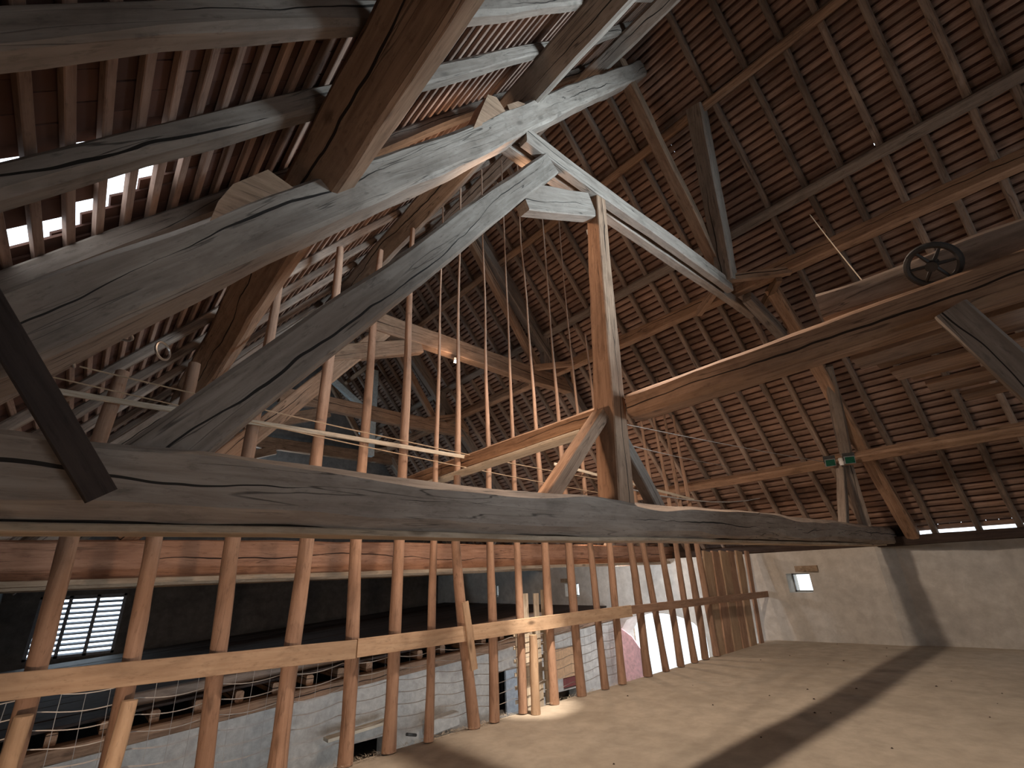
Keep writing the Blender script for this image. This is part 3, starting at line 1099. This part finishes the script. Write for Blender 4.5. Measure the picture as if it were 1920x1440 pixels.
lamp_body('spotlight', (5.06, 7.40, 5.78), (4.4, 4.0, 2.0), 0.10, 'small lit spotlight under the collar of the truss behind the poles')
lamp_light('spotlight_glow', (5.0, 7.28, 5.66), 22, WARM, 0.07)
lamp_body('spotlight', (4.21, 2.97, 5.74), (4.6, 3.1, 4.6), 0.13, 'floodlight fixed behind the upper part of the central post')
lamp_light('flood_glow', (4.24, 2.98, 5.66), 760, (1.0, 0.80, 0.64), 0.14, (5.6, 3.0, 0), math.radians(150), 0.7)
lamp_light('flood_spot', (4.24, 3.00, 5.66), 2600, (1.0, 0.85, 0.70), 0.03, (4.80, 5.12, 0.5), math.radians(13), 0.9)
lamp_body('spotlight', (2.72, 3.05, 5.62), (3.6, 4.4, 3.0), 0.16, 'floodlight fixed behind the upper end of the inner principal')
lamp_light('rear_flood_glow', (2.80, 3.16, 5.42), 36, WARM, 0.07)
lamp_body('spotlight', (1.60, 3.02, 2.06), (3.4, 3.6, 3.0), 0.12, 'floodlight hidden behind the big tie beam below the inner principal')
lamp_light('tie_back_glow', (1.68, 3.10, 2.10), 80, WARM, 0.06, (4.3, 4.6, 4.2), math.radians(140), 0.5)
wl = lamp_body('work_light', (-0.65, 0.90, 0.20), (2.4, 5.2, 0.3), 0.22, 'halogen work light standing low on the floor at the left')
ob('foot', box_data('foot', -.12, .12, -.10, .10, -.20, -.15, 'iron'), wl)
lamp_light('work_light_glow', (-0.58, 1.00, 0.22), 300, WARM, 0.05, (2.0, 5.2, 0.25), math.radians(68), 0.55)
lamp_body('passage_fill', (9.75, 7.62, 1.58), (12.0, 7.4, 0.9), 0.14, 'small added fill lamp under the far tie beam, turned to the cart door wall')  # added fixture, stands in for cart door light bounced onto the wall
lamp_light('passage_fill_glow', (9.85, 7.62, 1.57), 110, (0.95, 0.95, 1.0), 0.06, (12.0, 7.6, 0.7), math.radians(130), 0.6)
lamp_body('tie_lamp', (8.6, 7.55, 2.62), (9.6, 7.6, 3.8), 0.16, 'floodlight lying on the tie beam behind the poles, aimed at the right roof')
lamp_light('tie_lamp_glow', (8.72, 7.5, 2.74), 80, WARM, 0.06)
lamp_body('floodlight', (10.42, 2.68, 3.30), (8.4, 1.8, 2.5), 0.17, 'left one of two green-glass floodlights on the right purlin', 'green_glass')
lamp_body('floodlight', (10.42, 2.36, 3.29), (8.4, 1.3, 2.5), 0.17, 'right one of two green-glass floodlights on the right purlin', 'green_glass')
o = ob('insulator', tube_data('insulator', [(0, 0, -.07), (0, 0, -.02), (0, 0, 0), (0, 0, .05), (0, 0, .07)], [.035, .05, .04, .05, .03], 10, 'porcelain'), None, (10.50, 2.52, 3.30))
tag(o, 'white insulator between the two green floodlights', 'insulator')

# ------------------------------------------------------------------ windows and door of the right wall, louvre of the gable
def small_window(n, y0, y1, z0, z1, x):
    w = tag(empty('window_%d' % n, (x, (y0 + y1) / 2, z0)), kind='structure')
    inv = -Vector(w.location)
    for nm, dat in (('frame', (x + .30, x + .34, y0, y0 + .03, z0, z1)), ('frame', (x + .30, x + .34, y1 - .03, y1, z0, z1)),
                    ('frame', (x + .30, x + .34, y0, y1, z0, z0 + .03)), ('frame', (x + .30, x + .34, y0, y1, z1 - .03, z1)),
                    ('lintel', (x - .012, x + .3, y0 - .2, y1 + .17, z1 + .03, z1 + .15))):
        ob(nm, box_data(nm, *dat, 'plank_wood' if nm == 'lintel' else 'grey_metal'), w, inv)


small_window(1, 4.14, 4.60, 0.95, 1.34, 12.10)
small_window(2, 10.78, 11.38, 0.86, 1.24, 12.02)
small_window(3, 14.80, 15.30, 0.84, 1.24, 12.04)
lv = tag(empty('window_4', (LOUVRE[0], 19.0, LOUVRE[2])), kind='structure')
inv = -Vector(lv.location)
x0, x1, z0, z1 = LOUVRE
for d in ((x0, x0 + .07), (x1 - .07, x1), (x0 + .60, x0 + .68), (x0 + 1.19, x0 + 1.27)):
    ob('frame', box_data('frame', d[0], d[1], 19.0, 19.1, z0, z1, 'grey_paint'), lv, inv)
for d in ((z0, z0 + .06), (z1 - .06, z1)):
    ob('frame', box_data('frame', x0, x1, 19.0, 19.1, d[0], d[1], 'grey_paint'), lv, inv)
NS = 12
for i in range(NS):
    zz = z0 + (i + .5) * (z1 - z0) / NS
    ob('louvre_slat', prism_data('louvre_slat', [(19.01, zz - .034), (19.10, zz + .012), (19.10, zz + .036), (19.01, zz - .004)], 0, x0 + .03, x1 - .03, 'grey_paint'), lv, inv)

# cart door leaf, folded back outside
dr = tag(empty('door_1', (12.6, 9.35, GROUND)), kind='structure')
ob('door_leaf', box_data('door_leaf', 12.64, 12.72, 9.38, 10.6, GROUND + .05, 0.3, 'plank_wood'), dr, -Vector(dr.location))

# ------------------------------------------------------------------ lower storey beyond the floor edge
LWY = 9.5
ltop = lambda x: -0.42 + 0.055 * x


def low_wall():
    import bmesh
    bm = bmesh.new()
    holes = [(7.58, 8.2, -1.25, -0.42), (9.7, 10.3, -1.1, -0.85), (9.05, 10.25, -1.5, -1.12), (4.3, 4.95, -1.5, -1.05)]
    xs = sorted({-1.35, 12.0} | {h[0] for h in holes} | {h[1] for h in holes})
    c = {}

    def V(x, z, s):
        k = (x, z, s)
        if k not in c:
            c[k] = bm.verts.new((x, LWY + .35 * s, z))
        return c[k]
    for a, b in zip(xs, xs[1:]):
        m = (a + b) / 2
        cut = sorted([h for h in holes if h[0] < m < h[1]], key=lambda h: h[2])
        lo = GROUND
        sp = []
        for h in cut:
            sp.append((lo, lo, h[2], h[2]))
            lo = h[3]
        sp.append((lo, lo, ltop(a), ltop(b)))
        for (la, lb, ha, hb) in sp:
            for s in (0, 1):
                bm.faces.new([V(a, la, s), V(b, lb, s), V(b, hb, s), V(a, ha, s)])
        bm.faces.new([V(a, ltop(a), 0), V(b, ltop(b), 0), V(b, ltop(b), 1), V(a, ltop(a), 1)])
        for h in cut:
            for zz in (h[2], h[3]):
                bm.faces.new([V(a, zz, 0), V(b, zz, 0), V(b, zz, 1), V(a, zz, 1)])
    for h in holes:
        for xx in (h[0], h[1]):
            bm.faces.new([V(xx, h[2], 0), V(xx, h[3], 0), V(xx, h[3], 1), V(xx, h[2], 1)])
    bmesh.ops.recalc_face_normals(bm, faces=bm.faces)
    me = bpy.data.meshes.new('wall_inner')
    bm.to_mesh(me)
    bm.free()
    me.materials.append(MATS['block_wall'])
    return me


tag(ob('wall_inner', low_wall()), kind='structure')
pl = beam('wall_plate', (-1.3, LWY + .1, ltop(-1.3) + .09), (12.0, LWY + .1, ltop(12) + .09), 0.24, 0.18, 'warm_beam', rough=0.01, k=1)
tag(pl, 'reddish wall plate lying on the grey inner wall of the lower storey', 'wall plate')
JO = beam_data('loft_joist', 9.0, 0.12, 0.16, rough=0.008, seg=0.8, k=1, mat='warm_beam')
for i in range(24):
    x = -0.9 + i * 0.55
    o = bpy.data.objects.new('loft_joist', JO)
    COL.objects.link(o)
    o.matrix_world = orient((x, LWY + .14, ltop(x) + .25), (x, LWY + 9, ltop(x) + .25))
    tag(o, '%s loft joist from the left on the reddish wall plate' % ORD[i], 'joist', 'joists of the lower loft')
lf = empty('loft_floor', (5, 12, 0))
tag(lf, kind='structure')
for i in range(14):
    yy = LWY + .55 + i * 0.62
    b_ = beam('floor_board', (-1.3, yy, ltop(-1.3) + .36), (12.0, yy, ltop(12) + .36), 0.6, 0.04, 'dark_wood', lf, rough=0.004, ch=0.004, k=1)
o = beam('hay_beam', (0.8, LWY + .5, ltop(.8) + .48), (9.5, LWY + .5, ltop(9.5) + .46), 0.2, 0.16, 'rafter_wood', rough=0.012, k=1)
tag(o, 'grey squared timber lying along the loft edge behind the netting', 'timber')

# things against the inner wall
o = ob('shutter', box_data('shutter', 7.82, 8.22, LWY - .05, LWY, -1.25, -0.42, 'grey_paint'))
tag(o, 'blue-grey shutter half covering the bright opening in the inner wall', 'shutter')
o = ob('plywood_panel', box_data('plywood_panel', 9.3, 10.35, LWY - .06, LWY - .03, -0.84, -0.2, 'plywood'))
tag(o, 'square brown plywood panel hung on the inner wall', 'panel')
o = ob('red_crate', box_data('red_crate', 9.74, 10.26, LWY + .05, LWY + .3, -1.08, -0.88, 'red_dark'))
tag(o, 'dark red box in the opening below the plywood panel', 'box')
o = ob('pink_sheet', prism_data('pink_sheet', [(9.45, GROUND), (9.45, 0.06), (9.18, 0.06), (8.85, -0.12), (8.55, -0.48), (8.50, GROUND)], 0, 11.82, 11.86, 'pink_sheet'))
tag(o, 'pink sheet standing beside the bright cart door', 'sheet')
o = beam('shelf_plank', (3.72, LWY - .25, -0.82), (4.85, LWY - .25, -0.76), 0.22, 0.05, 'pale_plank', rough=0.003, ch=0.004, k=1)
tag(o, 'pale shelf plank fixed low on the grey inner wall', 'plank')
o = beam('iron_bar', (5.10, LWY - .5, -0.98), (5.50, LWY - .12, -1.14), 0.05, 0.05, 'iron', rough=0.0, k=1)
tag(o, 'dark iron bar sticking out from the inner wall', 'bar')
for i, (x, z, l) in enumerate(((5.95, -1.02, 'upper pale concrete block leaning by the inner wall'), (6.2, -1.34, 'lower pale concrete block by the inner wall'), (7.1, -1.36, 'pale concrete block under the crooked pole'))):
    o = beam('concrete_block', (x - .35, LWY - .3, z), (x + .35, LWY - .3, z + .04), 0.22, 0.24, 'wall_plaster' if 0 else 'block_wall', rough=0.006, ch=0.012, k=1)
    tag(o, l, 'block')
# pale planks and slatted hurdle standing behind the railing in the light
for i, (x, z, l, w) in enumerate(((4.83, 1.34, 'left pale plank standing upright behind the lit rail', .10), (5.05, 1.33, 'middle pale plank standing upright behind the lit rail', .09), (5.20, 1.37, 'right pale plank standing upright behind the lit rail', .11))):
    o = beam('upright_plank', (x - .02, PY + .17, -0.22), (x, PY + .16, z), 0.03, w, 'pale_plank', up=(1, 0, 0), rough=0.004, ch=0.004, k=1)
    tag(o, l, 'plank', 'upright planks behind the rail')
hd = tag(empty('slatted_hurdle', (4.95, PY + .25, -0.2)), 'pale slatted hurdle standing in the light behind the rail', 'hurdle')
for x in (4.72, 4.98, 5.3):
    beam('upright', (x, PY + .24, -0.2), (x, PY + .24, 0.88), 0.03, 0.05, 'pale_plank', hd, up=(1, 0, 0), k=1)
for i in range(7):
    beam('slat', (4.68, PY + .27, -0.1 + i * .155), (5.36, PY + .27, -0.1 + i * .155), 0.02, 0.045, 'pale_plank', hd, k=1)

# newer foot pieces standing in front of the first two poles and the tenth
for i, (xb, xt, zt) in enumerate(((-0.10, -0.07, .86), (0.46, 0.50, .85), (4.62, 4.64, .86))):
    P = [(zt * t, 0.01 * nz(t * 3, i, 2), (xt - xb) * t) for t in [k / 6 for k in range(7)]]
    o = ob('pole_foot', tube_data('pole_foot', P, [.06 - .008 * k / 6 for k in range(7)], 10, 'rail_wood', 0.14, i * 4.4))
    o.matrix_world = orient((xb, PY - .17, 0.0), (xb, PY - .17, 1.0), (1, 0, 0))
    tag(o, ('pale foot piece in front of the first pole, under the rail', 'pale foot piece in front of the second pole, under the rail',
            'brightly lit foot piece in front of the tenth pole')[i], 'pole')

# loose straw along the floor edge and crumbs of dirt on the floor
rng = random.Random(3)
v, f = [], []
for i in range(900):
    x, y = rng.uniform(1.5, 4.4) if i % 3 else rng.uniform(4.8, 8.5), 5.24 - abs(rng.gauss(0, .05))
    a, L = rng.uniform(0, 6.28), rng.uniform(.03, .10)
    dx, dy = math.cos(a) * L, math.sin(a) * L
    z0, z1 = rng.uniform(.008, .03), rng.uniform(.008, .045)
    px, py = -math.sin(a) * .0022, math.cos(a) * .0022
    b0 = len(v)
    v += [(x - px, y - py, z0), (x + px, y + py, z0), (x + dx, y + dy, z1)]
    f.append((b0, b0 + 1, b0 + 2))
tag(ob('loose_straw', mesh_from('loose_straw', v, f, 'pale_plank')), 'loose straw scattered along the floor edge by the poles', 'straw', kind='stuff')
v, f = [], []
for i in range(26):
    x, y, r = rng.uniform(3.5, 12), rng.uniform(.6, 5.0), rng.uniform(.008, .02)
    b0 = len(v)
    v += [(x - r, y, .002), (x, y - r, .002), (x + r, y, .002), (x, y + r, .002), (x + r * .2, y, .006 + r * .4)]
    f += [(b0, b0 + 1, b0 + 4), (b0 + 1, b0 + 2, b0 + 4), (b0 + 2, b0 + 3, b0 + 4), (b0 + 3, b0, b0 + 4)]
tag(ob('dirt_crumbs', mesh_from('dirt_crumbs', v, f, 'dark_wood')), 'small dark crumbs of dirt on the dusty floor', 'dirt', kind='stuff')
